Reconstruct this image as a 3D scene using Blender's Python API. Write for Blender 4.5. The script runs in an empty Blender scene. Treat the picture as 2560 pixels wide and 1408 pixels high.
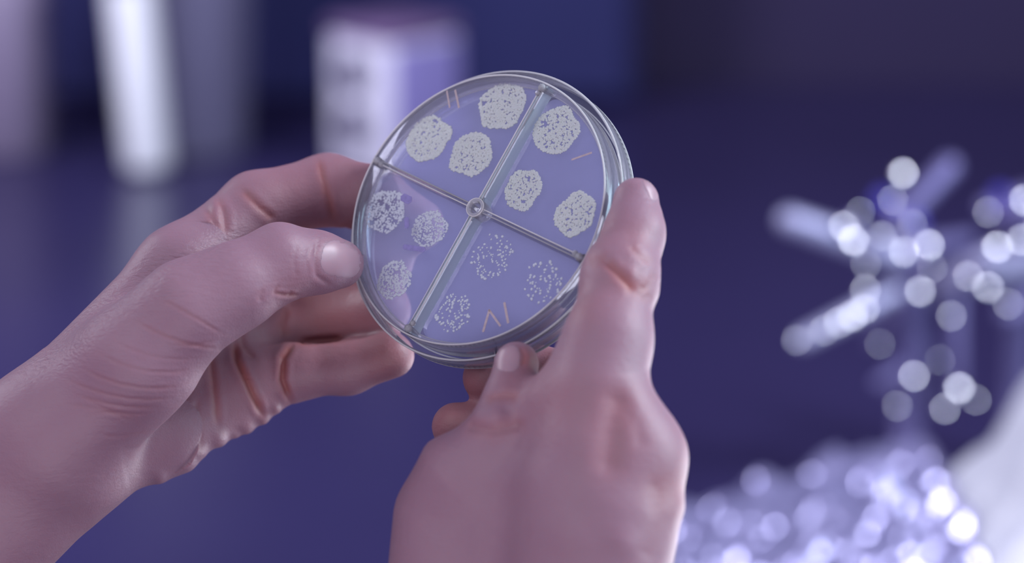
import bpy, bmesh, math, random
import numpy as np
from mathutils import Vector, Matrix, noise
from mathutils.bvhtree import BVHTree

# ------------------------------------------------------------------ camera, world, lights, exposure
SC = bpy.context.scene
COL = SC.collection
PITCH = math.radians(15.0)
CAM = Vector((0, 0, 1.5))
FWD = Vector((0, math.cos(PITCH), -math.sin(PITCH)))
RGT = Vector((1, 0, 0))
UPV = Vector((0, math.sin(PITCH), math.cos(PITCH)))
FPX = 7200.0            # focal length in pixels of a 2560 px wide frame
cam_d = bpy.data.cameras.new('camera'); cam = bpy.data.objects.new('camera', cam_d); COL.objects.link(cam)
cam.location = CAM; cam.rotation_euler = (math.pi/2 - PITCH, 0, 0)
cam_d.sensor_width = 36; cam_d.lens = FPX*36/2560; cam_d.clip_start = 0.05; cam_d.clip_end = 50
cam_d.dof.use_dof = True; cam_d.dof.focus_distance = 0.900; cam_d.dof.aperture_fstop = 5.0
SC.camera = cam
SC.view_settings.view_transform = 'Standard'; SC.view_settings.look = 'None'
SC.view_settings.gamma = 1; SC.view_settings.use_curve_mapping = False
SC.view_settings.exposure = 0.0
cy = SC.cycles
cy.use_adaptive_sampling = False; cy.transparent_max_bounces = 24; cy.max_bounces = 14
cy.transmission_bounces = 12; cy.glossy_bounces = 5; cy.diffuse_bounces = 3
cy.caustics_reflective = False; cy.caustics_refractive = False; cy.use_denoising = True
cy.sample_clamp_indirect = 4.0

world = bpy.data.worlds.new('world'); SC.world = world; world.use_nodes = True
bg = world.node_tree.nodes['Background']; bg.inputs[0].default_value = (0.56, 0.52, 0.80, 1); bg.inputs[1].default_value = 0.52

def W(x, y, D):
    """point seen at pixel (x, y), D metres in front of the camera"""
    return CAM + FWD*D + RGT*((x-1280)*D/FPX) + UPV*((704-y)*D/FPX)
def CM(v):
    """camera frame in mm (x right, y up, z towards the camera from the focus plane) -> world"""
    return CAM + RGT*(v[0]*1e-3) + UPV*(v[1]*1e-3) + FWD*(0.9 - v[2]*1e-3)
def P(x, y, z):
    D = 900.0 - z
    return np.array([(x-1280)*D/FPX, (704-y)*D/FPX, z])

def area(name, loc, target, size, power, color, sy=None):
    l = bpy.data.lights.new(name, 'AREA'); l.energy = power; l.color = color
    l.shape = 'RECTANGLE'; l.size = size; l.size_y = sy or size
    o = bpy.data.objects.new(name, l); COL.objects.link(o); o.location = loc
    o.rotation_euler = (Vector(target)-Vector(loc)).to_track_quat('-Z', 'Y').to_euler()
    return o
DISH = W(1190, 520, 0.9)
area('window_light', (1.15, 0.82, 1.62), DISH, 0.7, 13.0, (0.62, 0.93, 1.0), 0.8)          # bright side, from the right
area('ceiling_panel', (-0.75, 0.1, 2.25), DISH, 0.9, 7.0, (0.92, 0.94, 1.0), 0.9)         # soft, from upper left in front
area('front_fill', (-0.1, -0.7, 0.85), DISH, 1.3, 10.5, (1.0, 0.92, 1.0), 1.0)               # added fill behind the camera, lifts the dark palm
area('lower_rim_light', (0.45, 1.25, 0.97), DISH, 0.4, 3.4, (0.92, 0.92, 1.0), 0.3)     # low, from behind right, on the lower edges of the hands
LAMP = Vector((1.3, 1.1, 2.35))
area('bench_light', LAMP, W(2300, 900, 1.75), 0.4, 30, (0.88, 0.90, 1.0), 0.4)
area('back_light', (-1.1, 1.6, 1.9), (-0.28, 2.7, 1.0), 0.5, 26, (0.86, 0.88, 1.0), 0.5)

# ------------------------------------------------------------------ helpers
def mat(name):
    m = bpy.data.materials.new(name); m.use_nodes = True
    nt = m.node_tree; nt.nodes.clear()
    out = nt.nodes.new('ShaderNodeOutputMaterial')
    def N(t, **kw):
        n = nt.nodes.new(t)
        for k, v in kw.items():
            if k.startswith('_'): setattr(n, k[1:], v)
            else: n.inputs[k.replace('__', ' ')].default_value = v
        return n
    return m, nt, out, N
def rgb(r, g, b): return (r, g, b, 1)
def simple(name, col, rough=0.5, metal=0.0, nscale=30, namt=0.15, bump=0.0, **kw):
    m, nt, out, N = mat(name); L = nt.links.new
    p = N('ShaderNodeBsdfPrincipled'); p.inputs['Roughness'].default_value = rough; p.inputs['Metallic'].default_value = metal
    for k, v in kw.items(): p.inputs[k.replace('__', ' ')].default_value = v
    tc = N('ShaderNodeTexCoord'); nz = N('ShaderNodeTexNoise', Scale=nscale, Detail=4.0)
    L(tc.outputs['Object'], nz.inputs['Vector'])
    mx = N('ShaderNodeMix', _data_type='RGBA'); mx.inputs[6].default_value = rgb(*[c*(1-namt) for c in col]); mx.inputs[7].default_value = rgb(*[min(1, c*(1+namt)) for c in col])
    L(nz.outputs['Fac'], mx.inputs[0]); L(mx.outputs[2], p.inputs['Base Color'])
    if bump:
        b = N('ShaderNodeBump', Strength=bump, Distance=0.002); L(nz.outputs['Fac'], b.inputs['Height']); L(b.outputs[0], p.inputs['Normal'])
    L(p.outputs[0], out.inputs[0]); return m

def link(name, bm, material, parent=None, smooth=True, origin=None):
    me = bpy.data.meshes.new(name)
    if origin is not None: bmesh.ops.translate(bm, vec=-Vector(origin), verts=bm.verts)
    bm.to_mesh(me); bm.free()
    if smooth: me.polygons.foreach_set('use_smooth', [True]*len(me.polygons))
    me.materials.append(material)
    o = bpy.data.objects.new(name, me); COL.objects.link(o)
    if origin is not None: o.location = origin
    if parent is not None:
        o.parent = parent
        if origin is not None: o.location = Vector(origin)
    return o
def tag(o, label=None, cat=None, group=None, kind=None):
    if label: o['label'] = label
    if cat: o['category'] = cat
    if group: o['group'] = group
    if kind: o['kind'] = kind
    return o
def empty(name, loc):
    o = bpy.data.objects.new(name, None); COL.objects.link(o); o.location = loc; o.empty_display_size = 0.02; return o
def box(bm, c, s, bevel=0):
    r = bmesh.ops.create_cube(bm, size=1, matrix=Matrix.Translation(c) @ Matrix.Diagonal((*s, 1)))
    if bevel:
        es = list({e for v in r['verts'] for e in v.link_edges})
        bmesh.ops.bevel(bm, geom=es, offset=bevel, segments=3, affect='EDGES', profile=0.5)
def lathe(bm, prof, seg=64, M=Matrix.Identity(4), close=False):
    rings = []
    for r, z in prof:
        rings.append([bm.verts.new(M @ Vector((r*math.cos(2*math.pi*i/seg), r*math.sin(2*math.pi*i/seg), z))) for i in range(seg)])
    pairs = list(zip(rings[:-1], rings[1:]))
    if close: pairs.append((rings[-1], rings[0]))
    for a, b in pairs:
        for i in range(seg):
            j = (i+1) % seg
            bm.faces.new((a[i], a[j], b[j], b[i]))
    if not close:
        bm.faces.new(rings[0][::-1]); bm.faces.new(rings[-1])
    bmesh.ops.recalc_face_normals(bm, faces=bm.faces)
def capsule(bm, a, b, r0, r1, seg=20, n=6):
    a = Vector(a); b = Vector(b); L = (b-a).length
    q = (b-a).to_track_quat('Z', 'Y').to_matrix().to_4x4()
    prof = [(r0*math.sin(math.pi/2*i/n)+1e-5, -r0*math.cos(math.pi/2*i/n)) for i in range(n+1)]
    prof += [(r1*math.cos(math.pi/2*i/n)+1e-5, L + r1*math.sin(math.pi/2*i/n)) for i in range(n+1)]
    lathe(bm, prof, seg, Matrix.Translation(a) @ q)

# ------------------------------------------------------------------ materials
def skin_material():
    m, nt, out, N = mat('skin'); L = nt.links.new
    p = N('ShaderNodeBsdfPrincipled'); p.inputs['Roughness'].default_value = 0.52
    p.inputs['Subsurface Weight'].default_value = 0.55; p.inputs['Subsurface Radius'].default_value = (1.0, 0.35, 0.25)
    p.inputs['Subsurface Scale'].default_value = 0.004; p.inputs['Specular IOR Level'].default_value = 0.45
    tc = N('ShaderNodeTexCoord')
    at = N('ShaderNodeAttribute', _attribute_name='redness')
    n1 = N('ShaderNodeTexNoise', Scale=55.0, Detail=3.0); n2 = N('ShaderNodeTexNoise', Scale=420.0, Detail=4.0)
    L(tc.outputs['Object'], n1.inputs['Vector']); L(tc.outputs['Object'], n2.inputs['Vector'])
    mx = N('ShaderNodeMix', _data_type='RGBA'); mx.inputs[6].default_value = rgb(0.305, 0.178, 0.228); mx.inputs[7].default_value = rgb(0.268, 0.142, 0.195)
    L(n1.outputs['Fac'], mx.inputs[0])
    m2 = N('ShaderNodeMix', _data_type='RGBA'); m2.inputs[7].default_value = rgb(0.32, 0.105, 0.10)
    L(at.outputs['Fac'], m2.inputs[0]); L(mx.outputs[2], m2.inputs[6]); L(m2.outputs[2], p.inputs['Base Color'])
    vo = N('ShaderNodeTexVoronoi', Scale=1100.0, _feature='DISTANCE_TO_EDGE')
    L(tc.outputs['Object'], vo.inputs['Vector'])
    ad = N('ShaderNodeMath', _operation='MULTIPLY_ADD'); ad.inputs[1].default_value = 0.6
    L(vo.outputs['Distance'], ad.inputs[0]); L(n2.outputs['Fac'], ad.inputs[2])
    b = N('ShaderNodeBump', Strength=0.38, Distance=0.0004); mp = N('ShaderNodeMapping'); mp.inputs['Rotation'].default_value = (0, math.radians(38), 0); mp.inputs['Scale'].default_value = (0.35, 1.0, 2.2)
    L(tc.outputs['Object'], mp.inputs['Vector']); n3 = N('ShaderNodeTexNoise', Scale=380.0, Detail=3.0); L(mp.outputs[0], n3.inputs['Vector'])
    a2 = N('ShaderNodeMath', _operation='MULTIPLY_ADD'); a2.inputs[1].default_value = 0.7; L(n3.outputs['Fac'], a2.inputs[0]); L(ad.outputs[0], a2.inputs[2])
    mp2 = N('ShaderNodeMapping'); mp2.inputs['Rotation'].default_value = (0, math.radians(60), 0); mp2.inputs['Scale'].default_value = (0.3, 1.0, 1.6)
    L(tc.outputs['Object'], mp2.inputs['Vector']); n4 = N('ShaderNodeTexNoise', Scale=800.0, Detail=2.0); L(mp2.outputs[0], n4.inputs['Vector'])
    wr = N('ShaderNodeAttribute', _attribute_name='wrinkle'); w1 = N('ShaderNodeMath', _operation='MULTIPLY'); L(n4.outputs['Fac'], w1.inputs[0]); L(wr.outputs['Fac'], w1.inputs[1])
    w2 = N('ShaderNodeMath', _operation='MULTIPLY_ADD'); w2.inputs[1].default_value = 4.5; L(w1.outputs[0], w2.inputs[0]); L(a2.outputs[0], w2.inputs[2])
    L(w2.outputs[0], b.inputs['Height']); L(b.outputs[0], p.inputs['Normal'])
    L(p.outputs[0], out.inputs[0]); return m
M_SKIN = skin_material()
M_NAIL = simple('fingernail_keratin', (0.37, 0.225, 0.275), 0.42, 0, 200, 0.05, Subsurface__Weight=0.3, Subsurface__Scale=0.002)

def plastic_thin(name, haze, hz_col, rough=0.04, refl=1.0):
    """thin clear sheet: lets light straight through, mirrors by Fresnel, with a little milky haze"""
    m, nt, out, N = mat(name); L = nt.links.new
    tr = N('ShaderNodeBsdfTransparent'); tr.inputs[0].default_value = rgb(0.96, 0.96, 0.99)
    gl = N('ShaderNodeBsdfGlossy', Roughness=rough); fr = N('ShaderNodeFresnel', IOR=1.45)
    mu = N('ShaderNodeMath', _operation='MULTIPLY'); mu.inputs[1].default_value = refl; L(fr.outputs[0], mu.inputs[0])
    df = N('ShaderNodeBsdfDiffuse'); df.inputs[0].default_value = rgb(*hz_col)
    tl = N('ShaderNodeBsdfTranslucent'); tl.inputs[0].default_value = rgb(*hz_col)
    dd = N('ShaderNodeMixShader'); dd.inputs[0].default_value = 0.4; L(df.outputs[0], dd.inputs[1]); L(tl.outputs[0], dd.inputs[2])
    tc = N('ShaderNodeTexCoord'); nz = N('ShaderNodeTexNoise', Scale=60.0, Detail=3.0); L(tc.outputs['Object'], nz.inputs['Vector'])
    mr = N('ShaderNodeMapRange'); mr.inputs['To Min'].default_value = haze*0.85; mr.inputs['To Max'].default_value = haze*1.15; L(nz.outputs['Fac'], mr.inputs['Value'])
    m1 = N('ShaderNodeMixShader'); L(mr.outputs[0], m1.inputs[0]); L(tr.outputs[0], m1.inputs[1]); L(dd.outputs[0], m1.inputs[2])
    m2 = N('ShaderNodeMixShader'); L(mu.outputs[0], m2.inputs[0]); L(m1.outputs[0], m2.inputs[1]); L(gl.outputs[0], m2.inputs[2])
    L(m2.outputs[0], out.inputs[0]); return m
def plastic_solid(name, haze, hz_col, bump=0.0):
    m, nt, out, N = mat(name); L = nt.links.new
    g = N('ShaderNodeBsdfGlass', Roughness=0.03, IOR=1.4); g.inputs[0].default_value = rgb(0.97, 0.97, 1.0)
    df = N('ShaderNodeBsdfDiffuse'); df.inputs[0].default_value = rgb(*hz_col)
    tl = N('ShaderNodeBsdfTranslucent'); tl.inputs[0].default_value = rgb(*hz_col)
    dd = N('ShaderNodeMixShader'); dd.inputs[0].default_value = 0.4; L(df.outputs[0], dd.inputs[1]); L(tl.outputs[0], dd.inputs[2])
    m1 = N('ShaderNodeMixShader'); m1.inputs[0].default_value = haze; L(g.outputs[0], m1.inputs[1]); L(dd.outputs[0], m1.inputs[2])
    tc = N('ShaderNodeTexCoord'); nz = N('ShaderNodeTexNoise', Scale=350.0, Detail=5.0); L(tc.outputs['Object'], nz.inputs['Vector'])
    b = N('ShaderNodeBump', Strength=bump, Distance=0.0004); L(nz.outputs['Fac'], b.inputs['Height']); L(b.outputs[0], g.inputs['Normal'])
    L(m1.outputs[0], out.inputs[0]); return m
M_SHEET = plastic_thin('clear_plastic_sheet', 0.05, (0.8, 0.8, 0.95), 0.05, 0.6)
M_AGAR = plastic_thin('pale_agar', 0.27, (0.62, 0.62, 1.0), 0.2, 0.3)
M_WALL = plastic_thin('clear_plastic_wall', 0.18, (0.85, 0.80, 0.92), 0.05, 0.8)
M_DIV = plastic_thin('clear_plastic_divider', 0.10, (0.85, 0.82, 0.92), 0.05, 1.2)
M_DIVF = plastic_thin('frosted_plastic_divider', 0.9, (0.78, 0.90, 0.97), 0.05, 1.0)  # pale copy of the divider plastic, refracted light put into its haze
M_SHOULD = plastic_thin('cloudy_plastic_shoulder', 0.22, (0.85, 0.82, 0.95), 0.1, 0.5)
M_LINE = plastic_thin('bright_plastic_edge', 0.7, (1.0, 0.97, 1.0), 0.08, 0.8)  # near-white haze stands in for room reflections along the edges
M_RIM = plastic_solid('clear_plastic_rim', 0.4, (0.95, 0.93, 1.0), 0.2)
M_COL = simple('bacterial_colony', (0.97, 1.0, 0.80), 0.5, 0, 900, 0.08, Subsurface__Weight=0.1, Subsurface__Scale=0.001)
M_COL2 = simple('bacterial_colony_pale', (0.86, 0.90, 0.90), 0.5, 0, 900, 0.08)
M_MARK = simple('orange_marker_ink', (0.40, 0.31, 0.33), 0.6, 0, 900, 0.3)
M_MARKB = simple('blue_marker_ink', (0.19, 0.16, 0.38), 0.6, 0, 900, 0.3)
M_BENCH = simple('indigo_bench_top', (0.027, 0.021, 0.078), 0.30, 0, 3, 0.25)
M_WALLB = simple('dark_purple_wall', (0.019, 0.0105, 0.058), 0.8, 0, 2, 0.3)
M_FLOOR = simple('dark_floor', (0.05, 0.045, 0.12), 0.6, 0, 2, 0.2)
M_STEEL = simple('satin_steel', (0.20, 0.185, 0.31), 0.5, 0.35, 12, 0.12)
M_WHITE = simple('white_plastic', (0.80, 0.80, 0.88), 0.35, 0, 20, 0.04)
M_GREY = simple('greyish_pink_plastic', (0.19, 0.15, 0.245), 0.5, 0, 12, 0.12)
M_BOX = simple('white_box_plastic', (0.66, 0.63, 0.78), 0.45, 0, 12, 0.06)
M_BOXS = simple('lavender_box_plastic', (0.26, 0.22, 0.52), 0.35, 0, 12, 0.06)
M_NAVY = simple('navy_lacquer', (0.009, 0.010, 0.085), 0.8, 0, 6, 0.2)
M_LID = simple('mauve_lid', (0.15, 0.09, 0.21), 0.6, 0, 12, 0.1)
M_HOLE = simple('dark_port', (0.03, 0.02, 0.08), 0.7, 0, 12, 0.1)
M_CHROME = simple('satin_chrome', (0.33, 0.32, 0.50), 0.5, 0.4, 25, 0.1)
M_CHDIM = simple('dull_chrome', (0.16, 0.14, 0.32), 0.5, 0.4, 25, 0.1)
M_GLINT = simple('polished_tip', (0.90, 0.90, 1.0), 0.28, 1.0, 25, 0.02)  # metal of the small facets added only to throw glints
M_BLUE = simple('blue_plastic_cap', (0.06, 0.05, 0.38), 0.4, 0, 25, 0.1)

# ------------------------------------------------------------------ the room
def struct(name, bm, m, **k):
    o = link(name, bm, m, smooth=False, **k); o['kind'] = 'structure'; return o
BZ = 0.90
bm = bmesh.new(); box(bm, (0, 1.6, -0.02), (7, 7, 0.04)); struct('floor', bm, M_FLOOR)
bm = bmesh.new(); box(bm, (0, 3.14, 1.5), (7, 0.08, 3.0)); struct('wall_back', bm, M_WALLB)
bench = empty('lab_bench', (0, 2.25, 0)); tag(bench, 'dark indigo laboratory bench filling the lower background behind the hands', 'bench')
bm = bmesh.new(); box(bm, (0, 0, BZ-0.02), (3.6, 1.64, 0.04), 0.004); link('worktop', bm, M_BENCH, bench, False)
for sx in (-1, 1):
    bm = bmesh.new(); box(bm, (sx*1.72, 0, 0.44), (0.06, 1.5, 0.88), 0.003); link('side_panel', bm, M_FLOOR, bench, False)
bm = bmesh.new(); box(bm, (0, 0.72, 0.46), (3.38, 0.03, 0.84), 0.003); link('back_panel', bm, M_FLOOR, bench, False)

cb = empty('navy_cabinet', (-0.33, 3.02, 0)); tag(cb, 'dark navy equipment cabinet behind the vessels and the white box', 'cabinet')
bm = bmesh.new(); box(bm, (0, -0.02, 1.33), (0.92, 0.10, 0.858), 0.006); link('body', bm, M_NAVY, cb, False)
for sx in (-1, 1):
    bm = bmesh.new(); box(bm, (sx*0.229, -0.075, 1.335), (0.44, 0.014, 0.845), 0.004); d_ = link('door', bm, M_NAVY, cb, False)
    bm = bmesh.new(); box(bm, (sx*0.04, -0.092, 1.33), (0.012, 0.014, 0.12), 0.004); h_ = link('handle', bm, M_HOLE, d_, False)
def ground(x, y, z=BZ):
    d = (W(x, y, 1.0) - CAM); t = (z - CAM.z)/d.z
    return CAM + d*t
def at_y(x, y, Y):
    d = (W(x, y, 1.0) - CAM); return CAM + d*(Y/d.y)

# tall pale vessels at the back left
g = ground(425, 418)
ves = empty('steel_canister', (g.x+0.004, g.y+0.085, BZ)); tag(ves, 'tall grey metal canister, blurred, behind the leaning white tube', 'canister')
bm = bmesh.new(); lathe(bm, [(0.0562, 0.002), (0.060, 0.0), (0.062, 0.004), (0.0745, 0.30), (0.0755, 0.31), (0.070, 0.31)], 64); link('body', bm, M_STEEL, ves)
bm = bmesh.new(); lathe(bm, [(0.076, 0.308), (0.078, 0.312), (0.078, 0.330), (0.03, 0.338)], 64); link('lid', bm, M_STEEL, ves)
tb = empty('white_tube', (0, 0, 0)); tag(tb, 'bright white tube leaning against the grey canister at upper left', 'tube')  # added shape, stands in for the highlight strip on the canister
ga = ground(372, 432); gb = at_y(322, -60, ga.y + 0.005)
tb.location = ga
bm = bmesh.new(); v = gb-ga
q = v.to_track_quat('Z', 'Y').to_matrix().to_4x4()
lathe(bm, [(0.008, 0.006), (0.0185, 0.004), (0.0215, 0.010), (0.0225, v.length-0.01), (0.021, v.length)], 40, q); link('tube_body', bm, M_WHITE, tb)
bm = bmesh.new(); lathe(bm, [(0.026, v.length-0.004), (0.026, v.length+0.02), (0.02, v.length+0.024)], 40, q); link('cap', bm, M_WHITE, tb)
g = ground(30, 400)
jar = empty('grey_jar', (g.x-0.012, g.y+0.04, BZ)); tag(jar, 'dull pinkish grey jar cut off by the left edge', 'jar')
bm = bmesh.new(); lathe(bm, [(0.044, 0.0), (0.047, 0.003), (0.047, 0.155), (0.043, 0.170), (0.036, 0.176), (0.036, 0.19)], 48); link('body', bm, M_GREY, jar)
bm = bmesh.new(); lathe(bm, [(0.040, 0.186), (0.040, 0.212), (0.036, 0.216)], 48); link('lid', bm, M_LID, jar)

# white box with two ports
g = ground(985, 455)
S = 0.088; H = 0.128
bxo = empty('white_instrument_box', (g.x-0.002, g.y+0.064, BZ)); tag(bxo, 'white rectangular box with two dark round ports, blurred behind the dish', 'box')
bxo.rotation_euler = (0, 0, math.radians(45))
bm = bmesh.new(); box(bm, (0, 0, H/2), (S, S, H), 0.006); link('body', bm, M_BOX, bxo)
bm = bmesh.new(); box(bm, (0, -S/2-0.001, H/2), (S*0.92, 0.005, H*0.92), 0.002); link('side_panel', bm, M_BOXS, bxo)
bm = bmesh.new(); box(bm, (0, 0, H+0.006), (S*1.04, S*1.04, 0.014), 0.005); link('lid', bm, M_LID, bxo)
for zz in (0.045, 0.094):
    bm = bmesh.new()
    lathe(bm, [(0.0010, 0.0), (0.0180, 0.0), (0.0185, 0.003), (0.0150, 0.004), (0.0120, 0.002)], 32, Matrix.Translation((-S/2-0.0005, 0.006, zz)) @ Matrix.Rotation(math.radians(-90), 4, 'Y'))
    link('port', bm, M_HOLE, bxo)

# crumpled clear wrap on the bench at lower right
rng = random.Random(4)
def bag(name, x0, x1, y0, y1, hfun, seed, nx, ny, material, amp, fr):
    bm = bmesh.new(); grid = []
    for j in range(ny+1):
        row = []
        for i in range(nx+1):
            u = i/nx; v = j/ny
            x = x0+(x1-x0)*u; y = y0+(y1-y0)*v
            h = hfun(u, v)
            p = Vector((x*fr, y*fr, seed))
            w = noise.noise(p*0.5+Vector((3, 1, 0)))*0.6
            p2 = Vector((p.x+w, p.y-w, seed))
            d1 = noise.voronoi(p2)[0]; d2 = noise.voronoi(p2*2.3+Vector((5, 5, 5)))[0]
            f = (d1[1]-d1[0])*1.0 + (d2[1]-d2[0])*0.5 + abs(noise.noise(p2*1.6))*0.6
            e = min(1, 6*min(u, 1-u, v, 1-v))
            z = BZ + 0.002 + h*e + amp*f*(0.25+0.75*e)
            row.append(bm.verts.new((x + 0.3*amp*noise.noise(p*2), y + 0.3*amp*noise.noise(p*2+Vector((9, 9, 9))), z)))
        grid.append(row)
    for j in range(ny):
        for i in range(nx): bm.faces.new((grid[j][i], grid[j][i+1], grid[j+1][i+1], grid[j+1][i]))
    o = link(name, bm, material, None, True, origin=Vector(((x0+x1)/2, (y0+y1)/2, BZ)))
    s = o.modifiers.new('thickness', 'SOLIDIFY'); s.thickness = 0.0006
    return o
def film_mat(name, col, alpha, rough, metal, trans):
    m, nt, out, N = mat(name); L = nt.links.new
    p = N('ShaderNodeBsdfPrincipled'); p.inputs['Base Color'].default_value = rgb(*col); p.inputs['Roughness'].default_value = rough; p.inputs['Metallic'].default_value = metal
    p.inputs['Specular IOR Level'].default_value = 0.9
    tl = N('ShaderNodeBsdfTranslucent'); tl.inputs[0].default_value = rgb(*col); tr = N('ShaderNodeBsdfTransparent')
    a = N('ShaderNodeMixShader'); a.inputs[0].default_value = trans; L(p.outputs[0], a.inputs[1]); L(tl.outputs[0], a.inputs[2])
    nz = N('ShaderNodeTexNoise', Scale=18.0, Detail=3.0); tc = N('ShaderNodeTexCoord'); L(tc.outputs['Object'], nz.inputs['Vector'])
    mr = N('ShaderNodeMapRange'); mr.inputs['To Min'].default_value = alpha-0.15; mr.inputs['To Max'].default_value = alpha+0.15; L(nz.outputs['Fac'], mr.inputs['Value'])
    b = N('ShaderNodeMixShader'); L(mr.outputs[0], b.inputs[0]); L(tr.outputs[0], b.inputs[1]); L(a.outputs[0], b.inputs[2])
    L(b.outputs[0], out.inputs[0]); return m
M_FILM = film_mat('clear_film', (0.55, 0.53, 0.86), 0.80, 0.16, 0.6, 0.15)
M_FILMW = film_mat('white_film', (0.92, 0.93, 1.0), 0.97, 0.4, 0.1, 0.3)
def sm(a, b, x):
    t = min(1, max(0, (x-a)/(b-a))); return t*t*(3-2*t)
b1 = bag('crumpled_film', 0.060, 0.285, 1.36, 1.69, lambda u, v: 0.004 + 0.052*sm(0.0, 0.85, u), 1.7, 150, 180, M_FILM, 0.016, 30.0)
tag(b1, 'crumpled clear plastic film spread over the bench at lower right', 'plastic film')
b2 = bag('white_wrap', 0.206, 0.48, 1.33, 1.64, lambda u, v: 0.050*sm(0.0, 0.2, u)+0.095*sm(0.12, 0.5, u), 8.2, 120, 120, M_FILMW, 0.016, 14.0)
tag(b2, 'bright white plastic wrap heaped in the lower right corner', 'plastic wrap')

# blurred chrome fittings with radiating arms
def half_vec(p): return ((CAM-p).normalized() + (LAMP-p).normalized()).normalized()
def glint(parent, x, y, r_mm, Y, kind='polished_tip', name='ball_tip'):
    """a small domed end cap, its polished face turned to the bench lamp"""
    p = at_y(x, y, Y); h = half_vec(p)
    q = h.to_track_quat('Z', 'Y').to_matrix().to_4x4()
    bm = bmesh.new(); r = r_mm*1e-3
    prof = [(r*0.4, -r*1.6), (r*1.0, -r*1.2), (r*1.15, -r*0.4), (r*1.05, -r*0.08), (r*0.75, 0.0), (r*0.3, r*0.03), (0.00001, r*0.035)]
    lathe(bm, prof, 24, Matrix.Translation(p-parent.location) @ q)
    return link(name, bm, M_GLINT, parent)
def arm(parent, a, b, r0, r1, Y0, Y1, m):
    pa = at_y(*a, Y0); pb = at_y(*b, Y1); s = Y0/FPX
    bm = bmesh.new(); capsule(bm, pa-parent.location, pb-parent.location, r0*s, r1*s); return link('arm', bm, m, parent)
FY = 1.72
base = at_y(2285, 640, FY)
tap = empty('chrome_tap', (base.x, FY, BZ)); tag(tap, 'blurred chrome fitting with radiating arms standing behind the clear film', 'tap')
bm = bmesh.new(); lathe(bm, [(0.020, 0), (0.021, 0.004), (0.0095, 0.012), (0.0085, 0.06), (0.0085, 0.15), (0.012, 0.155), (0.011, 0.165), (0.004, 0.17)], 40); link('post', bm, M_CHDIM, tap)
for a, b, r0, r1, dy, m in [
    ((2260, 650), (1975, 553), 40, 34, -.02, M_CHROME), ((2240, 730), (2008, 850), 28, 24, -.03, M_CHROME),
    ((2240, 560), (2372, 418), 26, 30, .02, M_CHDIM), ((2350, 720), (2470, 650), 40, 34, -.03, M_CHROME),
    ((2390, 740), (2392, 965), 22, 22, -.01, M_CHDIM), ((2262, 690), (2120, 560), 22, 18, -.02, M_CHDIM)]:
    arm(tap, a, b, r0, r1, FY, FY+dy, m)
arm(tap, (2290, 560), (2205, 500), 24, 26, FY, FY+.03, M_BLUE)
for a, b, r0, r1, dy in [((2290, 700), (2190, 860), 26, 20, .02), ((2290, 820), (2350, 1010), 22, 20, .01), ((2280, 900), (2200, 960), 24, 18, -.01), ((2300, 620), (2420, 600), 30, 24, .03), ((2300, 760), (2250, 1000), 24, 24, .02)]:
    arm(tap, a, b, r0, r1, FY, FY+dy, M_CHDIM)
for x, y, r in [(2258, 432, 5.2), (2133, 600, 5.6), (2110, 565, 4.2), (2260, 630, 4.4), (2323, 612, 4.8), (2163, 725, 3.4), (2300, 728, 4.4),
                (2378, 790, 3.0), (2285, 940, 4.2), (2398, 970, 5.4), (2362, 1022, 3.6), (2243, 1015, 2.6), (2130, 790, 4.8), (2160, 772, 4.0),
                (2098, 806, 3.8), (2060, 826, 3.0), (1992, 850, 2.8), (2232, 500, 2.8), (2165, 660, 2.6), (2150, 530, 2.4), (2205, 590, 3.0), (2330, 670, 2.4), (2200, 860, 2.0), (2440, 1000, 2.6), (2280, 560, 2.6), (2350, 900, 1.8), (2420, 690, 3.4)]:
    glint(tap, x, y, r*0.54, FY-0.045)
base = at_y(2560, 640, FY+0.06)
tap2 = empty('chrome_tap', (base.x, FY+0.06, BZ)); tag(tap2, 'blurred bright chrome fitting cut off by the right edge', 'tap')
bm = bmesh.new(); lathe(bm, [(0.020, 0), (0.021, 0.004), (0.0095, 0.012), (0.0085, 0.06), (0.0085, 0.16), (0.012, 0.165), (0.011, 0.18), (0.004, 0.185)], 40); link('post', bm, M_CHDIM, tap2)
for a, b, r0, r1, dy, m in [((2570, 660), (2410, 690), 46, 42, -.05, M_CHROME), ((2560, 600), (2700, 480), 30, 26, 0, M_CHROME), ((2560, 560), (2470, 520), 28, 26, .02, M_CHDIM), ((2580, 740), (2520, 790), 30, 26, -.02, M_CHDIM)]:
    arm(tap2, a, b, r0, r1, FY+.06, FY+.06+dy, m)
arm(tap2, (2540, 540), (2500, 490), 20, 24, FY+.06, FY+.08, M_BLUE)
for x, y, r in [(2493, 617, 5.0), (2470, 718, 4.2), (2562, 500, 4.6), (2555, 600, 4.2), (2470, 530, 2.6), (2520, 760, 2.8), (2600, 560, 4)]:
    glint(tap2, x, y, r*0.58, FY+0.0)

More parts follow.
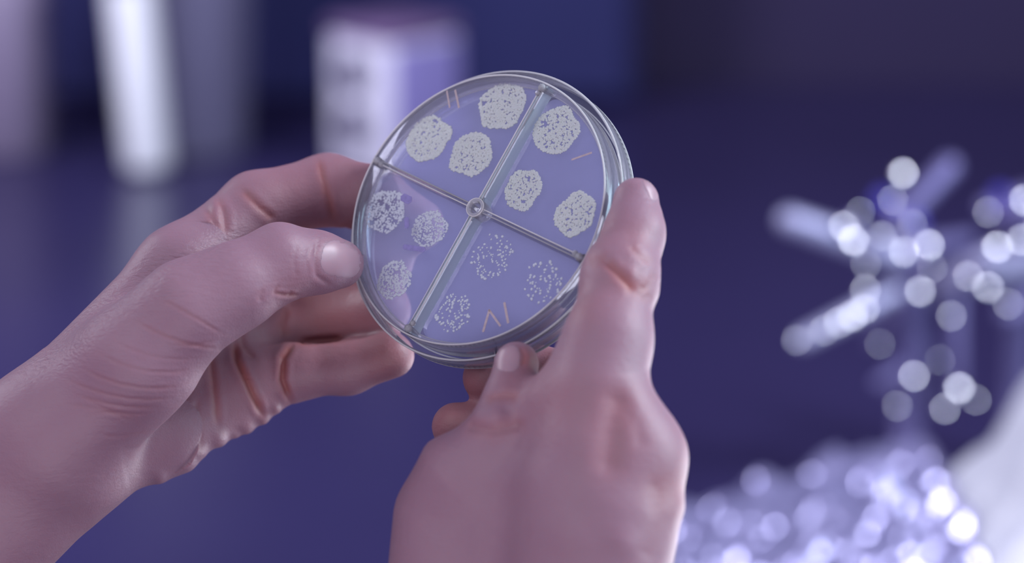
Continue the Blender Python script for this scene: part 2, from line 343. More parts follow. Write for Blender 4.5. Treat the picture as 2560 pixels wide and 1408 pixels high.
# ------------------------------------------------------------------ petri dish
DC = CM(P(1190, 520, 0))
uu = (RGT*0.822 - UPV*0.570).normalized(); vv = (RGT*0.570 + UPV*0.822).normalized()
TH = math.radians(35)
nn = (-FWD*math.cos(TH) - uu*math.sin(TH)).normalized()       # towards the camera, up and left
e1 = (uu*math.cos(TH) - FWD*math.sin(TH)).normalized()         # its right and lower side comes nearer
e1 = (e1 - nn*e1.dot(nn)).normalized(); e2 = nn.cross(e1)
ang = math.radians(7.0)
ex = e1*math.cos(ang) + e2*math.sin(ang); ey = nn.cross(ex)
MD = Matrix(((ex.x, ey.x, nn.x, DC.x), (ex.y, ey.y, nn.y, DC.y), (ex.z, ey.z, nn.z, DC.z), (0, 0, 0, 1)))
MDI = MD.inverted()
def on_dish(x, y, z=0.0):
    """pixel -> dish coordinates (m) on the plane z"""
    o = MDI @ CAM; d = (MDI @ W(x, y, 1.0)) - o; t = (z-o.z)/d.z
    return o + d*t
dish = empty('petri_dish', DC); dish.matrix_world = MD
tag(dish, 'round clear petri dish in four sections, spotted with pale bacterial colonies, held in both hands', 'petri dish')
RB, RL, HD = 0.0453, 0.0485, 0.0137
def dpart(name, bm, m, smooth=True): return link(name, bm, m, dish, smooth)
# base: plate and wall (near side), lid behind
bm = bmesh.new(); lathe(bm, [(RB-0.0004, 0.0), (RB-0.0004, -0.0010)], 160); dpart('base_plate', bm, M_SHEET, False)
def ring(name, r_out, z0, r_in, z1, m, fillet=0.0005):
    bm = bmesh.new()
    prof = [(r_out-fillet, z0), (r_out, z0-fillet), (r_out, z1+fillet), (r_out-fillet, z1), (r_in+fillet, z1), (r_in, z1+fillet), (r_in, z0-fillet), (r_in+fillet, z0)]
    lathe(bm, prof, 160, close=True); return dpart(name, bm, m)
def hoop(name, R_, z, w, m):
    bm = bmesh.new(); lathe(bm, [(R_+w*math.cos(t), z+w*math.sin(t)) for t in [2*math.pi*i/10 for i in range(10)]], 200, close=True); return dpart(name, bm, m)
ring('base_wall', RB, -0.0002, RB-0.0009, -0.0118, M_WALL)
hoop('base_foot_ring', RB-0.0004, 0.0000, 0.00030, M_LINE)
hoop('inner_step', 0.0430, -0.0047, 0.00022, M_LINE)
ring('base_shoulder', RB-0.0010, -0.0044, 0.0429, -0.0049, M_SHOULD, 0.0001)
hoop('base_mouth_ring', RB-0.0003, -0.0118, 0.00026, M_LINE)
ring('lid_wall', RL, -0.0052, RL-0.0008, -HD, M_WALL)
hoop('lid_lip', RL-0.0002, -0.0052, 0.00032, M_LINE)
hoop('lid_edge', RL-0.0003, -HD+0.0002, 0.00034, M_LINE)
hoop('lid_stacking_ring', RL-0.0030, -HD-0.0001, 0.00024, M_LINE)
bm = bmesh.new(); lathe(bm, [(RL-0.0006, -HD+0.0009), (RL-0.0006, -HD)], 160); dpart('lid_plate', bm, M_SHEET, False)
# dividers
for k in range(4):
    a = k*math.pi/2; R = Matrix.Rotation(a, 4, 'Z')
    bm = bmesh.new()
    n = 26; rows = []
    for i in range(n+1):
        t = i/n; r = 0.0026 + (RB-0.0010-0.0026)*t
        w = 0.00042 + 0.0011*max(0, (t-0.94)/0.06)**2 + 0.0007*max(0, (0.06-t)/0.06)**2
        sec = [(-w-0.0002, 0.0), (-w, -0.0011), (-w, -0.0022), (-w, -0.0058), (w, -0.0058), (w, -0.0022), (w, -0.0011), (w+0.0002, 0.0)]
        rows.append([bm.verts.new(R @ Vector((r, y, z))) for y, z in sec])
    for A, B in zip(rows[:-1], rows[1:]):
        for i in range(8):
            j = (i+1) % 8; bm.faces.new((A[i], A[j], B[j], B[i]))
    bm.faces.new(rows[0]); bm.faces.new(rows[-1][::-1]); bmesh.ops.recalc_face_normals(bm, faces=bm.faces)
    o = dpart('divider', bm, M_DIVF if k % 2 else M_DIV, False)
    # moulded ridge along the near edge of each divider, with a clear lump where it meets the wall
    for sgn in (-1, 1):
        bm = bmesh.new(); capsule(bm, R @ Vector((0.003, sgn*0.00055, 0.0002)), R @ Vector((RB-0.0022, sgn*0.00055, 0.0002)), 0.00022, 0.00024, 10, 3)
        link('divider_ridge', bm, M_LINE if sgn > 0 else M_RIM, o)
    bm = bmesh.new(); capsule(bm, R @ Vector((RB-0.0022, 0, 0.0003)), R @ Vector((RB-0.0016, 0, -0.0060)), 0.0013, 0.0011, 16, 5)
    bmesh.ops.create_icosphere(bm, subdivisions=2, radius=0.0010, matrix=Matrix.Translation(R @ Vector((RB-0.0042, 0.0005, 0.0002))))
    link('divider_foot', bm, M_RIM, o)
bm = bmesh.new(); lathe(bm, [(0.0027, 0.0008), (0.0032, 0.0002), (0.0029, -0.0055), (0.0024, -0.0058), (0.0017, -0.0055), (0.0018, 0.0), (0.0021, 0.0008)], 48, close=True); dpart('centre_hub', bm, M_RIM)
hoop_ = bmesh.new(); lathe(hoop_, [(0.0030+0.00022*math.cos(t), 0.0006+0.00022*math.sin(t)) for t in [2*math.pi*i/8 for i in range(8)]], 48, close=True); dpart('hub_ring', hoop_, M_LINE)
# agar: four rounded sectors
def sector(ang0, r_out, gap, rc, z0, z1):
    pts = []
    def arc(c, r, a0, a1, n=8):
        for i in range(n+1):
            a = a0+(a1-a0)*i/n; pts.append((c[0]+r*math.cos(a), c[1]+r*math.sin(a)))
    arc((gap+rc, gap+rc), rc, math.radians(270), math.radians(180))
    pts.reverse()
    pts = []
    # clockwise from inner corner: along x axis, outer arc, back along y axis
    q = math.asin((gap+rc)/(r_out-rc))
    arc((gap+rc, gap+rc), rc, math.radians(180), math.radians(270))
    c1 = ((r_out-rc)*math.cos(q), gap+rc)
    arc(c1, rc, math.radians(-90), q)
    arc((0, 0), r_out, q, math.pi/2-q, 36)
    c2 = (gap+rc, (r_out-rc)*math.cos(q))
    arc(c2, rc, math.pi/2-q, math.pi)
    R = Matrix.Rotation(ang0, 4, 'Z'); bm = bmesh.new()
    top = [bm.verts.new(R @ Vector((x, y, z0))) for x, y in pts]; bot = [bm.verts.new(R @ Vector((x, y, z1))) for x, y in pts]
    bm.faces.new(top); bm.faces.new(bot[::-1]); n = len(pts)
    for i in range(n): bm.faces.new((top[i], bot[i], bot[(i+1) % n], top[(i+1) % n]))
    bmesh.ops.remove_doubles(bm, verts=bm.verts, dist=1e-6); bmesh.ops.recalc_face_normals(bm, faces=bm.faces)
    return bm
for k in range(4):
    dpart('agar_section', sector(k*math.pi/2, 0.0428, 0.0010, 0.0034, -0.0047, -0.0068), M_AGAR, False)
# colonies
def colony(cx, cy, rp, n, rb, hole, seed, m, sq=1.0, sqa=0.0):
    r_ = random.Random(seed); c = on_dish(cx, cy, -0.0045); DD = 0.36 if hole else 0.55
    px = (on_dish(cx+10, cy, -0.0045)-c).length/10.0*1.03
    bm = bmesh.new(); R = rp*0.000134; cnt = 0; tries = 0; pts = []
    lob = [(r_.uniform(0, 6.28), r_.uniform(0.015, 0.04)) for _ in range(5)]
    while cnt < n and tries < n*60:
        tries += 1
        a = r_.uniform(0, 2*math.pi); q = math.sqrt(r_.uniform(0, 1))
        edge = 1+sum(am*math.sin((i+2)*a+ph) for i, (ph, am) in enumerate(lob))
        x = R*q*math.cos(a)*edge; y = R*q*math.sin(a)*edge
        if hole > 0 and q < 0.90:
            v = noise.noise(Vector((x*1050+seed*7, y*1050, seed)))
            if abs(v) < hole: continue
        b = rb*r_.uniform(0.65, 1.35)*(1.15 if q > 0.85 else 1)
        if any((x-X)**2+(y-Y)**2 < (DD*(b+B2))**2 for X, Y, B2 in pts): continue
        pts.append((x, y, b)); cnt += 1
        X = x*math.cos(sqa)-y*math.sin(sqa)*sq; Y = x*math.sin(sqa)+y*math.cos(sqa)*sq
        p = Vector((c.x+X, c.y+Y, -0.0046)); st = r_.uniform(1.0, 1.5); sa = r_.uniform(0, 3.14)
        rings = []
        for rr, zz in ((1.0, 0.0), (0.72, 0.32)):
            rings.append([bm.verts.new((p.x+b*rr*(math.cos(t)*st*math.cos(sa)-math.sin(t)*math.sin(sa)), p.y+b*rr*(math.cos(t)*st*math.sin(sa)+math.sin(t)*math.cos(sa)), p.z+b*zz)) for t in [2*math.pi*i/7 for i in range(7)]])
        ap = bm.verts.new((p.x, p.y, p.z+b*0.42))
        for i in range(7):
            j = (i+1) % 7
            bm.faces.new((rings[0][i], rings[0][j], rings[1][j], rings[1][i])); bm.faces.new((rings[1][i], rings[1][j], ap))
        bm.faces.new(rings[0][::-1])
    o = dpart('colony_spot', bm, m); o['kind'] = 'stuff'; return o
for s in [(1255, 265, 60, 700, .00042, .14, 1, M_COL), (1070, 347, 57, 640, .00042, .13, 2, M_COL), (1178, 386, 55, 600, .00042, .15, 3, M_COL),
          (1390, 326, 58, 640, .00040, .16, 4, M_COL), (1307, 474, 48, 460, .00040, .16, 5, M_COL), (1438, 535, 51, 520, .00041, .15, 6, M_COL),
          (963, 528, 54, 420, .00033, .12, 7, M_COL2), (1073, 572, 46, 350, .00031, .12, 8, M_COL2), (985, 700, 46, 340, .00033, .12, 9, M_COL2),
          (1228, 641, 55, 95, .00035, 0, 10, M_COL2), (1357, 704, 50, 62, .00038, 0, 11, M_COL2), (1134, 781, 47, 85, .00038, 0, 12, M_COL2)]:
    colony(*s)
# marker strokes on the outside of the base
def stroke(p0, p1, w, m, z=0.00012):
    a = on_dish(*p0, z); b = on_dish(*p1, z); d = (b-a); d.z = 0; d.normalize(); s = Vector((-d.y, d.x, 0))*w/2
    bm = bmesh.new(); L_ = [a-s-d*w*.2, a-d*w*.5, a+s-d*w*.2, b+s+d*w*.2, b+d*w*.5, b-s+d*w*.2]
    lo = [bm.verts.new((p.x, p.y, z-0.00008)) for p in L_]; hi = [bm.verts.new((p.x, p.y, z)) for p in L_]
    bm.faces.new(hi); bm.faces.new(lo[::-1])
    for i in range(6): bm.faces.new((lo[i], lo[(i+1) % 6], hi[(i+1) % 6], hi[i]))
    bmesh.ops.recalc_face_normals(bm, faces=bm.faces)
    dpart('marker_stroke', bm, m, False)
for p0, p1, w, m in [((1117, 228), (1124, 268), .0006, M_MARK), ((1138, 226), (1147, 268), .0007, M_MARK), ((1430, 399), (1478, 382), .0006, M_MARK),
                     ((1208, 828), (1223, 776), .0008, M_MARK), ((1223, 776), (1250, 814), .0007, M_MARK), ((1261, 758), (1270, 806), .0008, M_MARK),
                     ((1009, 494), (1022, 500), .0026, M_MARKB), ((1016, 548), (1017, 566), .0016, M_MARKB), ((1012, 617), (1058, 624), .0017, M_MARKB)]:
    stroke(p0, p1, w, m)
#HANDS
# ------------------------------------------------------------------ hands: one continuous surface each, from blended tapered volumes
STEP = 0.8
class Field:
    def __init__(s, lo, hi):
        s.lo = np.array(lo, np.float32); s.n = np.ceil((np.array(hi)-np.array(lo))/STEP).astype(int)+1
        s.ax = [s.lo[i] + STEP*np.arange(s.n[i], dtype=np.float32) for i in range(3)]
    def new(s): return np.full(s.n, 12.0, np.float32)
    def cone(s, d, a, b, ra, rb, k, fz=1.0):
        """smooth-union a tapered capsule into d, only inside its own box"""
        a = np.array(a, np.float32); b = np.array(b, np.float32); m = max(ra, rb)+10
        lo = np.maximum(((np.minimum(a, b)-m-s.lo)/STEP).astype(int), 0); hi = np.minimum(((np.maximum(a, b)+m-s.lo)/STEP).astype(int)+1, s.n)
        if (hi <= lo).any(): return
        sl = tuple(slice(lo[i], hi[i]) for i in range(3))
        X = s.ax[0][sl[0]][:, None, None]-a[0]; Y = s.ax[1][sl[1]][None, :, None]-a[1]; Z = s.ax[2][sl[2]][None, None, :]-a[2]
        ba = b-a; L2 = float((ba*ba).sum())+1e-6
        t = np.clip((X*ba[0]+Y*ba[1]+Z*ba[2])/L2, 0, 1)
        q = np.sqrt((X-t*ba[0])**2+(Y-t*ba[1])**2+((Z-t*ba[2])*fz)**2) - (ra+(rb-ra)*t)
        o = d[sl]; h = np.maximum(k-np.abs(o-q), 0)/k
        d[sl] = np.minimum(o, q)-h*h*k*0.25
def smin(a, b, k):
    h = np.maximum(k-np.abs(a-b), 0)/k; return np.minimum(a, b)-h*h*k*0.25
def surface_nets(d, lo):
    n = d.shape; neg = d < 0
    c = neg[:-1, :-1, :-1].astype(np.int8)
    cnt = np.zeros(c.shape, np.int8)
    for i in (0, 1):
        for j in (0, 1):
            for k in (0, 1): cnt += neg[i:n[0]-1+i, j:n[1]-1+j, k:n[2]-1+k]
    act = (cnt > 0) & (cnt < 8); idx = np.argwhere(act); V = len(idx)
    acc = np.zeros((V, 3)); w = np.zeros(V)
    for ax in range(3):
        o1, o2 = [a for a in range(3) if a != ax]
        for i in (0, 1):
            for j in (0, 1):
                p = idx.copy(); p[:, o1] += i; p[:, o2] += j; q = p.copy(); q[:, ax] += 1
                a = d[p[:, 0], p[:, 1], p[:, 2]]; b = d[q[:, 0], q[:, 1], q[:, 2]]; m = (a < 0) != (b < 0)
                t = np.where(m, a/np.where(m, a-b, 1), 0); pos = p.astype(float); pos[:, ax] += t
                acc[m] += pos[m]; w[m] += 1
    verts = acc/w[:, None]*STEP + lo
    ids = np.full(c.shape, -1, np.int64); ids[act] = np.arange(V)
    quads = []
    for ax in range(3):
        o1, o2 = [(1, 2), (2, 0), (0, 1)][ax]
        s1 = [slice(None)]*3; s2 = [slice(None)]*3; s1[ax] = slice(0, n[ax]-1); s2[ax] = slice(1, n[ax])
        A = neg[tuple(s1)]; B = neg[tuple(s2)]; e = np.argwhere(A != B); e = e[(e[:, o1] > 0) & (e[:, o2] > 0) & (e[:, o1] < n[o1]-1) & (e[:, o2] < n[o2]-1)]
        fl = A[e[:, 0], e[:, 1], e[:, 2]]
        def g(i, j):
            q = e.copy(); q[:, o1] -= i; q[:, o2] -= j; return ids[q[:, 0], q[:, 1], q[:, 2]]
        Q = np.stack([g(0, 0), g(1, 0), g(1, 1), g(0, 1)], 1)
        Q[~fl] = Q[~fl][:, ::-1]; quads.append(Q)
    return verts, np.concatenate(quads)
def seg_dist(px, pts):
    """distance in px from points to a polyline, and the parameter 0..1 along it"""
    best = np.full(len(px), 1e9); tt = np.zeros(len(px)); n = len(pts)-1
    for i in range(n):
        a = np.array(pts[i], float); b = np.array(pts[i+1], float); ba = b-a
        t = np.clip(((px-a)@ba)/(ba@ba), 0, 1); d = np.linalg.norm(px-a-t[:, None]*ba, axis=1)
        m = d < best; best[m] = d[m]; tt[m] = (i+t[m])/n
    return best, tt
def build_hand(name, label, body, digits, creases, lumps, tints, nails, lo, hi, wrinkles):
    """body/digit cones: (x, y, z, r, x, y, z, r[, k, fz]), pixels for x, y, r and mm for z"""
    F = Field(lo, hi)
    def mm(r, z): return r*(900.0-z)/FPX
    def add(d, c, k0):
        x0, y0, z0, r0, x1, y1, z1, r1 = c[:8]; k = c[8] if len(c) > 8 else k0; fz = c[9] if len(c) > 9 else 1.0
        F.cone(d, P(x0, y0, z0), P(x1, y1, z1), mm(r0, z0), mm(r1, z1), k, fz)
    D = F.new()
    for c in body: add(D, c, 12.0)
    for dg in digits:
        f = F.new(); kk = dg[0]
        for c in dg[1]: add(f, c, 4.0)
        D = smin(D, f, kk)
    V, Q = surface_nets(D, F.lo)
    # keep surface clear of creases: refine once, then sculpt
    me = bpy.data.meshes.new(name); me.from_pydata(V.tolist(), [], Q.tolist()); me.update()
    o = bpy.data.objects.new(name, me); COL.objects.link(o)
    s = o.modifiers.new('s', 'SMOOTH'); s.factor = 0.5; s.iterations = 4
    s = o.modifiers.new('d', 'SUBSURF'); s.levels = 1; s.render_levels = 1
    dg = bpy.context.evaluated_depsgraph_get(); me2 = bpy.data.meshes.new_from_object(o.evaluated_get(dg))
    o.modifiers.clear(); o.data = me2; bpy.data.meshes.remove(me); me2.name = name
    nv = len(me2.vertices); co = np.empty(nv*3, np.float32); me2.vertices.foreach_get('co', co); co = co.reshape(-1, 3).astype(float)
    no = np.empty(nv*3, np.float32); me2.vertex_normals.foreach_get('vector', no); no = no.reshape(-1, 3).astype(float)
    def project(c):
        Dp = 900-c[:, 2]; return np.stack([1280+c[:, 0]*FPX/Dp, 704-c[:, 1]*FPX/Dp], 1)
    px = project(co); front = no[:, 2] > -0.15
    disp = np.zeros(nv); red = np.zeros(nv)
    for pts, depth, wid, rd, zr in creases:
        d, t = seg_dist(px, pts); m = front & (co[:, 2] > zr[0]) & (co[:, 2] < zr[1])
        fade = np.clip(np.minimum(t, 1-t)*6, 0.15, 1) if wid < 15 else 1.0
        g = np.exp(-(d/wid)**2)*fade*m; disp -= depth*g; red += rd*np.exp(-(d/(wid*1.6))**2)*fade*m
        if wid < 15: disp += 0.30*depth*np.exp(-((d-2.4*wid)/(wid*1.2))**2)*fade*m
    for x, y, r, h, zr in lumps:
        d = np.hypot(px[:, 0]-x, px[:, 1]-y); disp += h*np.exp(-(d/r)**2)*(front & (co[:, 2] > zr[0]) & (co[:, 2] < zr[1]))
    for x, y, r, a, zr in tints:
        d = np.hypot(px[:, 0]-x, px[:, 1]-y); red += a*np.exp(-(d/r)**2)*((co[:, 2] > zr[0]) & (co[:, 2] < zr[1]))
    co2 = co + no*disp[:, None]
    bvh = BVHTree.FromPolygons([tuple(v) for v in co2], [tuple(p.vertices) for p in me2.polygons])
    wc = np.array([list(CM(v)) for v in ((0, 0, 0), (1, 0, 0), (0, 1, 0), (0, 0, 1))])
    A = np.stack([wc[1]-wc[0], wc[2]-wc[0], wc[3]-wc[0]]); org = co2.mean(0)@A + wc[0]
    w = co2@A + wc[0] - org
    me2.vertices.foreach_set('co', w.astype(np.float32).ravel())
    at = me2.attributes.new('redness', 'FLOAT', 'POINT'); at.data.foreach_set('value', np.clip(red, 0, 1).astype(np.float32))
    wr = np.zeros(nv)
    for pts, wid, am in wrinkles:
        d, t = seg_dist(px, pts); wr = np.maximum(wr, am*np.exp(-(d/wid)**2)*front)
    at = me2.attributes.new('wrinkle', 'FLOAT', 'POINT'); at.data.foreach_set('value', wr.astype(np.float32))
    me2.polygons.foreach_set('use_smooth', [True]*len(me2.polygons)); me2.materials.clear(); me2.materials.append(M_SKIN); me2.update()
    o.location = org; tag(o, label, 'hand')
    # nails: thin curved plates laid on the fingertip
    for cx, cy, ra, rb, rot, lift, vd in nails:
        bm = bmesh.new(); NR, NS = 7, 28; rings = []; cr, sr = math.cos(rot), math.sin(rot)
        dirv = Vector(vd).normalized()
        for i in range(NR+1):
            f = i/NR; row = []
            for j in range(NS):
                a = 2*math.pi*j/NS; c_, s_ = math.cos(a), math.sin(a); e = 0.72
                u = ra*f*math.copysign(abs(c_)**e, c_); v = rb*f*math.copysign(abs(s_)**e, s_)
                p = P(cx+u*cr-v*sr, cy+u*sr+v*cr, 70); st = Vector(p)
                eye = Vector((0, 0, 900)); dr = (st-eye).normalized()
                hit = bvh.ray_cast(eye + dr*780, dr)
                if hit[0] is None: row.append(None); continue
                h = hit[0] + hit[1]*(lift*(1-f**6)-0.12*f**6)
                row.append(h)
            rings.append(row)
        good = [[h for h in r if h is not None] for r in rings]
        vs = []
        for r in rings:
            vr = []
            for h in r:
                if h is None: vr.append(None)
                else:
                    q = np.array(h)@A + wc[0] - org; vr.append(bm.verts.new(q))
            vs.append(vr)
        for i in range(NR):
            for j in range(NS):
                k = (j+1) % NS; f4 = [vs[i][j], vs[i][k], vs[i+1][k], vs[i+1][j]]
                if any(x is None for x in f4): continue
                if i == 0: 
                    continue
                bm.faces.new(f4)
        if all(x is not None for x in vs[1]): bm.faces.new(vs[1])
        bmesh.ops.delete(bm, geom=[v for v in bm.verts if not v.link_faces], context='VERTS')
        bmesh.ops.recalc_face_normals(bm, faces=bm.faces)
        nl = link('fingernail', bm, M_NAIL, o)
        sd = nl.modifiers.new('t', 'SOLIDIFY'); sd.thickness = 0.0003; sd.offset = -1
    return o

ANY = (-90, 90)
FR = (-14, 90)      # front of the left hand: thumb and thumb base
BK = (-70, -14)     # fingers and palm behind
left_body = [
    (-610, 1800, 0, 160, 82, 1112, 0, 148), (-540, 1880, 0, 155, 172, 1166, -2, 142),
    (115, 1062, 0, 135, 445, 674, -16, 96),                                                   # edge towards the index finger
    (120, 1100, 6, 140, 330, 912, 12, 120), (330, 912, 12, 120, 470, 775, 14, 100),         # thumb base
    (172, 1162, -6, 135, 395, 1090, -20, 96, 8), (395, 1090, -20, 96, 600, 980, -34, 86, 8),     # outer edge of palm
    (300, 1050, -18, 105, 560, 880, -44, 84, 6), (300, 950, -18, 105, 520, 780, -46, 84, 6),
]
left_digits = [
    (8.0, [(340, 905, 16, 112, 470, 775, 16, 106), (150, 1130, 4, 120, 390, 915, 14, 96), (470, 775, 16, 106, 585, 718, 13, 98, 8), (585, 718, 13, 98, 700, 657, 7, 88, 8),
           (700, 657, 7, 87, 790, 656, 0, 73, 6), (790, 656, 0, 72, 848, 660, -6, 62, 5)]),                                           # thumb
    (9.0, [(450, 676, -18, 96, 640, 520, -34, 87), (640, 520, -34, 88, 820, 474, -42, 85), (820, 474, -42, 85, 930, 498, -42, 80), (930, 498, -42, 80, 1045, 562, -40, 66)]),  # index
    (8.0, [(500, 790, -46, 82, 680, 790, -58, 72), (680, 790, -58, 72, 850, 700, -56, 70), (850, 700, -56, 70, 970, 664, -42, 60)]),  # middle
    (6.0, [(520, 880, -44, 82, 720, 830, -54, 70), (720, 830, -54, 70, 860, 800, -50, 66), (860, 800, -50, 66, 968, 776, -38, 60)]),   # ring
    (7.0, [(560, 985, -36, 88, 740, 930, -36, 68), (740, 930, -36, 68, 870, 920, -34, 63), (870, 920, -34, 63, 980, 890, -29, 56)]),   # little
]
def fan(x0, y0, x1, y1, sag, n=5):
    """a curved skin fold between two points"""
    return [(x0+(x1-x0)*t + 0*sag, y0+(y1-y0)*t + sag*4*t*(1-t)) for t in [i/n for i in range(n+1)]]
left_creases = [
    ([(750, 738), (718, 738), (684, 733)], .35, 4, .4, FR), ([(684, 738), (690, 722), (700, 712)], .2, 4, .2, FR),
    ([(650, 757), (652, 740), (660, 722)], .22, 6, .15, FR), ([(725, 742), (728, 726)], .2, 5, .1, FR),
    ([(797, 590), (786, 640), (792, 690), (830, 715)], .28, 6, .1, FR), ([(775, 610), (766, 650), (772, 690)], .12, 5, .05, FR), ([(745, 600), (735, 650), (742, 700)], .10, 5, .05, FR),
    # fine folds across the thumb base
    (fan(400, 745, 560, 838, -2), 0.136, 3.6, .22, FR), (fan(335, 800, 545, 872, 14), 0.155, 3.6, .25, FR), (fan(430, 860, 540, 850, 8), 0.112, 3.6, .15, FR),
    (fan(160, 945, 430, 995, 22), 0.149, 3.6, .2, FR), (fan(185, 985, 400, 1018, 12), 0.149, 3.6, .2, FR), (fan(200, 918, 450, 965, 24), 0.161, 3.6, .22, FR),
    (fan(225, 1005, 380, 1032, 14), 0.124, 3.6, .15, FR), (fan(240, 880, 480, 925, 24), 0.124, 3.6, .15, FR), (fan(280, 850, 500, 895, 20), 0.087, 3.6, .1, FR),
    (fan(160, 1010, 340, 1056, -8), 0.124, 3.6, .12, FR), (fan(250, 1088, 370, 1075, 8), 0.099, 3.6, .1, FR), (fan(215, 1040, 350, 1048, -12), 0.087, 3.6, .1, FR),
    # palm
    ([(585, 850), (592, 900), (628, 980), (662, 1050)], .9, 7, .8, BK), ([(525, 880), (534, 960), (545, 1070)], .45, 7, .5, BK),
    ([(735, 855), (708, 895), (706, 950), (728, 1010)], 1.0, 7, .8, BK), ([(600, 820), (610, 870), (640, 900)], .4, 7, .3, BK),
    ([(735, 858), (800, 850), (860, 846)], .7, 7, .4, BK), ([(475, 960), (440, 1020), (390, 1090)], .4, 10, .4, BK),
    ([(490, 990), (495, 1060), (500, 1140)], .25, 8, .2, BK), ([(720, 770), (705, 810), (715, 850)], .4, 8, .3, BK),
    # index: joint folds
    ([(795, 392), (806, 440), (822, 500), (836, 560)], .35, 7, .5, BK), ([(600, 470), (650, 520), (690, 552)], .4, 8, .5, BK),
    ([(515, 520), (535, 560), (550, 600)], .5, 9, .35, BK), ([(545, 490), (560, 540), (565, 590)], .5, 8, .35, BK), ([(460, 560), (485, 600), (500, 640)], .35, 9, .2, BK),
    ([(880, 562), (860, 585), (835, 600)], .5, 8, .3, BK),
]
left_lumps = [(700, 596, 45, .8, FR), (455, 590, 22, .9, BK), (478, 575, 14, .5, BK), (528, 545, 18, 1.0, BK), (545, 515, 18, .8, BK), (620, 1075, 20, 1.2, BK), (548, 1100, 22, 1.4, BK), (660, 1050, 14, 1.0, BK),
              (470, 1160, 26, 1.2, BK), (690, 1022, 13, .8, BK), (400, 1195, 18, .8, ANY), (730, 775, 30, 1.6, BK), (500, 1130, 18, .8, BK), (590, 1090, 12, .6, BK)]
left_tints = [(850, 650, 60, .12, FR), (900, 500, 150, .3, BK), (820, 800, 130, .55, BK), (980, 900, 80, .45, BK), (620, 960, 130, .25, BK), (700, 500, 140, .22, BK), (740, 730, 60, .2, ANY), (1000, 700, 120, .35, BK)]
left_nails = [(854, 648, 58, 52, 0.20, 0.15, (0, 0, -1))]
build_hand('human_hand', 'left-hand side human hand, palm side showing, thumb nail in front of the dish edge', left_body, left_digits, left_creases, left_lumps, left_tints, left_nails,
           (-250, -165, -72), (0, 56, 40),
           [([(120, 900), (260, 790), (400, 700), (560, 625)], 60, 1.0), ([(60, 960), (200, 880)], 70, .5)])

Z = ANY; RF = (14, 95)
right_body = [
    (1140, 1300, 32, 158, 1120, 1800, 42, 188), (1290, 1230, 43, 125, 1290, 1800, 52, 180), (1470, 1120, 60, 118, 1500, 1800, 72, 170),
    (1572, 1145, 58, 116, 1540, 1300, 64, 128), (1540, 1300, 64, 128, 1470, 1700, 72, 150), (1450, 1250, 58, 140, 1430, 1700, 66, 170),
    (1475, 1045, 54, 95, 1560, 1145, 58, 114), (1455, 910, 46, 56, 1398, 1015, 48, 66, 8), (1398, 1015, 46, 64, 1330, 1160, 40, 90),
    (1500, 1250, 30, 120, 1440, 1700, 40, 155),
]
right_digits = [
    (9.0, [(1572, 1145, 60, 114, 1500, 965, 57, 96), (1500, 965, 57, 96, 1520, 855, 52, 99, 8), (1520, 855, 52, 99, 1550, 692, 41, 87, 8), (1550, 692, 41, 86, 1584, 590, 32, 71, 7), (1584, 590, 32, 71, 1590, 502, 25, 58, 5)]),
    (7.0, [(1165, 1185, 38, 118, 1240, 1080, 43, 66), (1240, 1080, 43, 62, 1270, 1000, 39, 55, 6), (1270, 1000, 39, 55, 1291, 911, 32, 57, 5)]),
    (4.0, [(1600, 1150, 30, 90, 1450, 945, 6, 70), (1450, 945, 6, 70, 1330, 935, -2, 66), (1330, 935, -2, 66, 1217, 945, -4, 61, 5)]),
    (4.0, [(1590, 1200, 26, 90, 1420, 1085, 4, 74), (1420, 1085, 4, 70, 1270, 1072, -2, 64), (1270, 1072, -2, 64, 1140, 1067, -3, 61, 5)]),
    (4.0, [(1560, 1280, 24, 85, 1400, 1210, 4, 66), (1400, 1210, 4, 62, 1250, 1195, 0, 56)]),
]
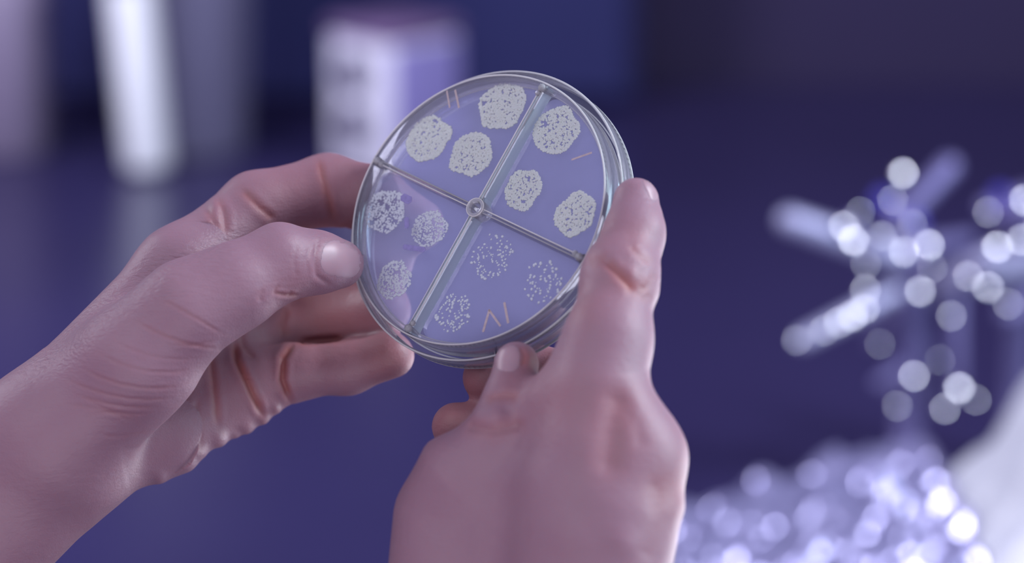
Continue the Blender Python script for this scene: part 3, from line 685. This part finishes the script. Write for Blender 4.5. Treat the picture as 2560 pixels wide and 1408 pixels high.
right_creases = [
    ([(1510, 650), (1535, 675), (1560, 700), (1588, 735)], .55, 9, .6, RF), ([(1520, 655), (1490, 650), (1470, 660)], .25, 12, .3, RF),
    ([(1572, 612), (1600, 640), (1632, 660)], .25, 7, .3, RF), ([(1600, 735), (1625, 700), (1640, 680)], .2, 7, .2, RF), ([(1600, 750), (1630, 740)], .2, 7, .2, RF),
    ([(1540, 1005), (1530, 1080), (1522, 1150)], 1.5, 34, .3, RF),
    ([(1205, 1005), (1240, 994), (1275, 990), (1300, 996)], .3, 9, .4, RF), ([(1180, 1066), (1235, 1078), (1290, 1062)], .9, 15, .3, RF), ([(1300, 866), (1311, 890), (1305, 918)], .3, 5, .35, RF),
    ([(1560, 1010), (1590, 1060), (1600, 1100)], .4, 20, .1, RF), ([(1640, 1220), (1650, 1300), (1620, 1380)], .5, 24, .15, RF),
]
right_lumps = [(1655, 525, 16, .4, RF), (1650, 560, 25, .4, RF), (1600, 600, 20, .2, RF), (1580, 680, 16, .5, RF), (1610, 700, 14, .4, RF), (1680, 1140, 50, .6, RF), (1450, 1120, 60, 1.2, RF), (1700, 1270, 36, 1.2, RF),
               (1640, 740, 30, .5, RF), (1245, 1040, 26, .8, RF), (1420, 1350, 50, 1.0, RF), (1560, 1360, 40, .9, RF), (1090, 1110, 40, .8, RF)]
right_tints = [(1480, 560, 60, .3, RF), (1560, 700, 50, .3, RF), (1450, 760, 60, .3, RF), (1600, 720, 22, .3, RF), (1590, 590, 40, .25, RF), (1190, 950, 80, .55, (-30, 14)), (1120, 1060, 80, .55, (-30, 14)), (1380, 900, 60, .55, (-30, 14)),
               (1330, 900, 30, .5, RF), (1280, 950, 40, .2, RF), (1680, 1230, 60, .25, RF), (1400, 1000, 100, .2, RF), (1700, 1150, 100, .12, RF)]
right_nails = [(1268, 895, 35, 37, 0.08, 0.2, (0, 0, -1)), (1626, 474, 12, 32, -0.5, 0.2, (0, 0, -1))]
build_hand('human_hand', 'right-hand side human hand seen from the back, index finger raised along the dish rim', right_body, right_digits, right_creases, right_lumps, right_tints, right_nails,
           (-42, -140, -20), (60, 36, 96), [([(1540, 690), (1630, 700)], 40, .4), ([(1240, 990), (1300, 990)], 25, .5)])
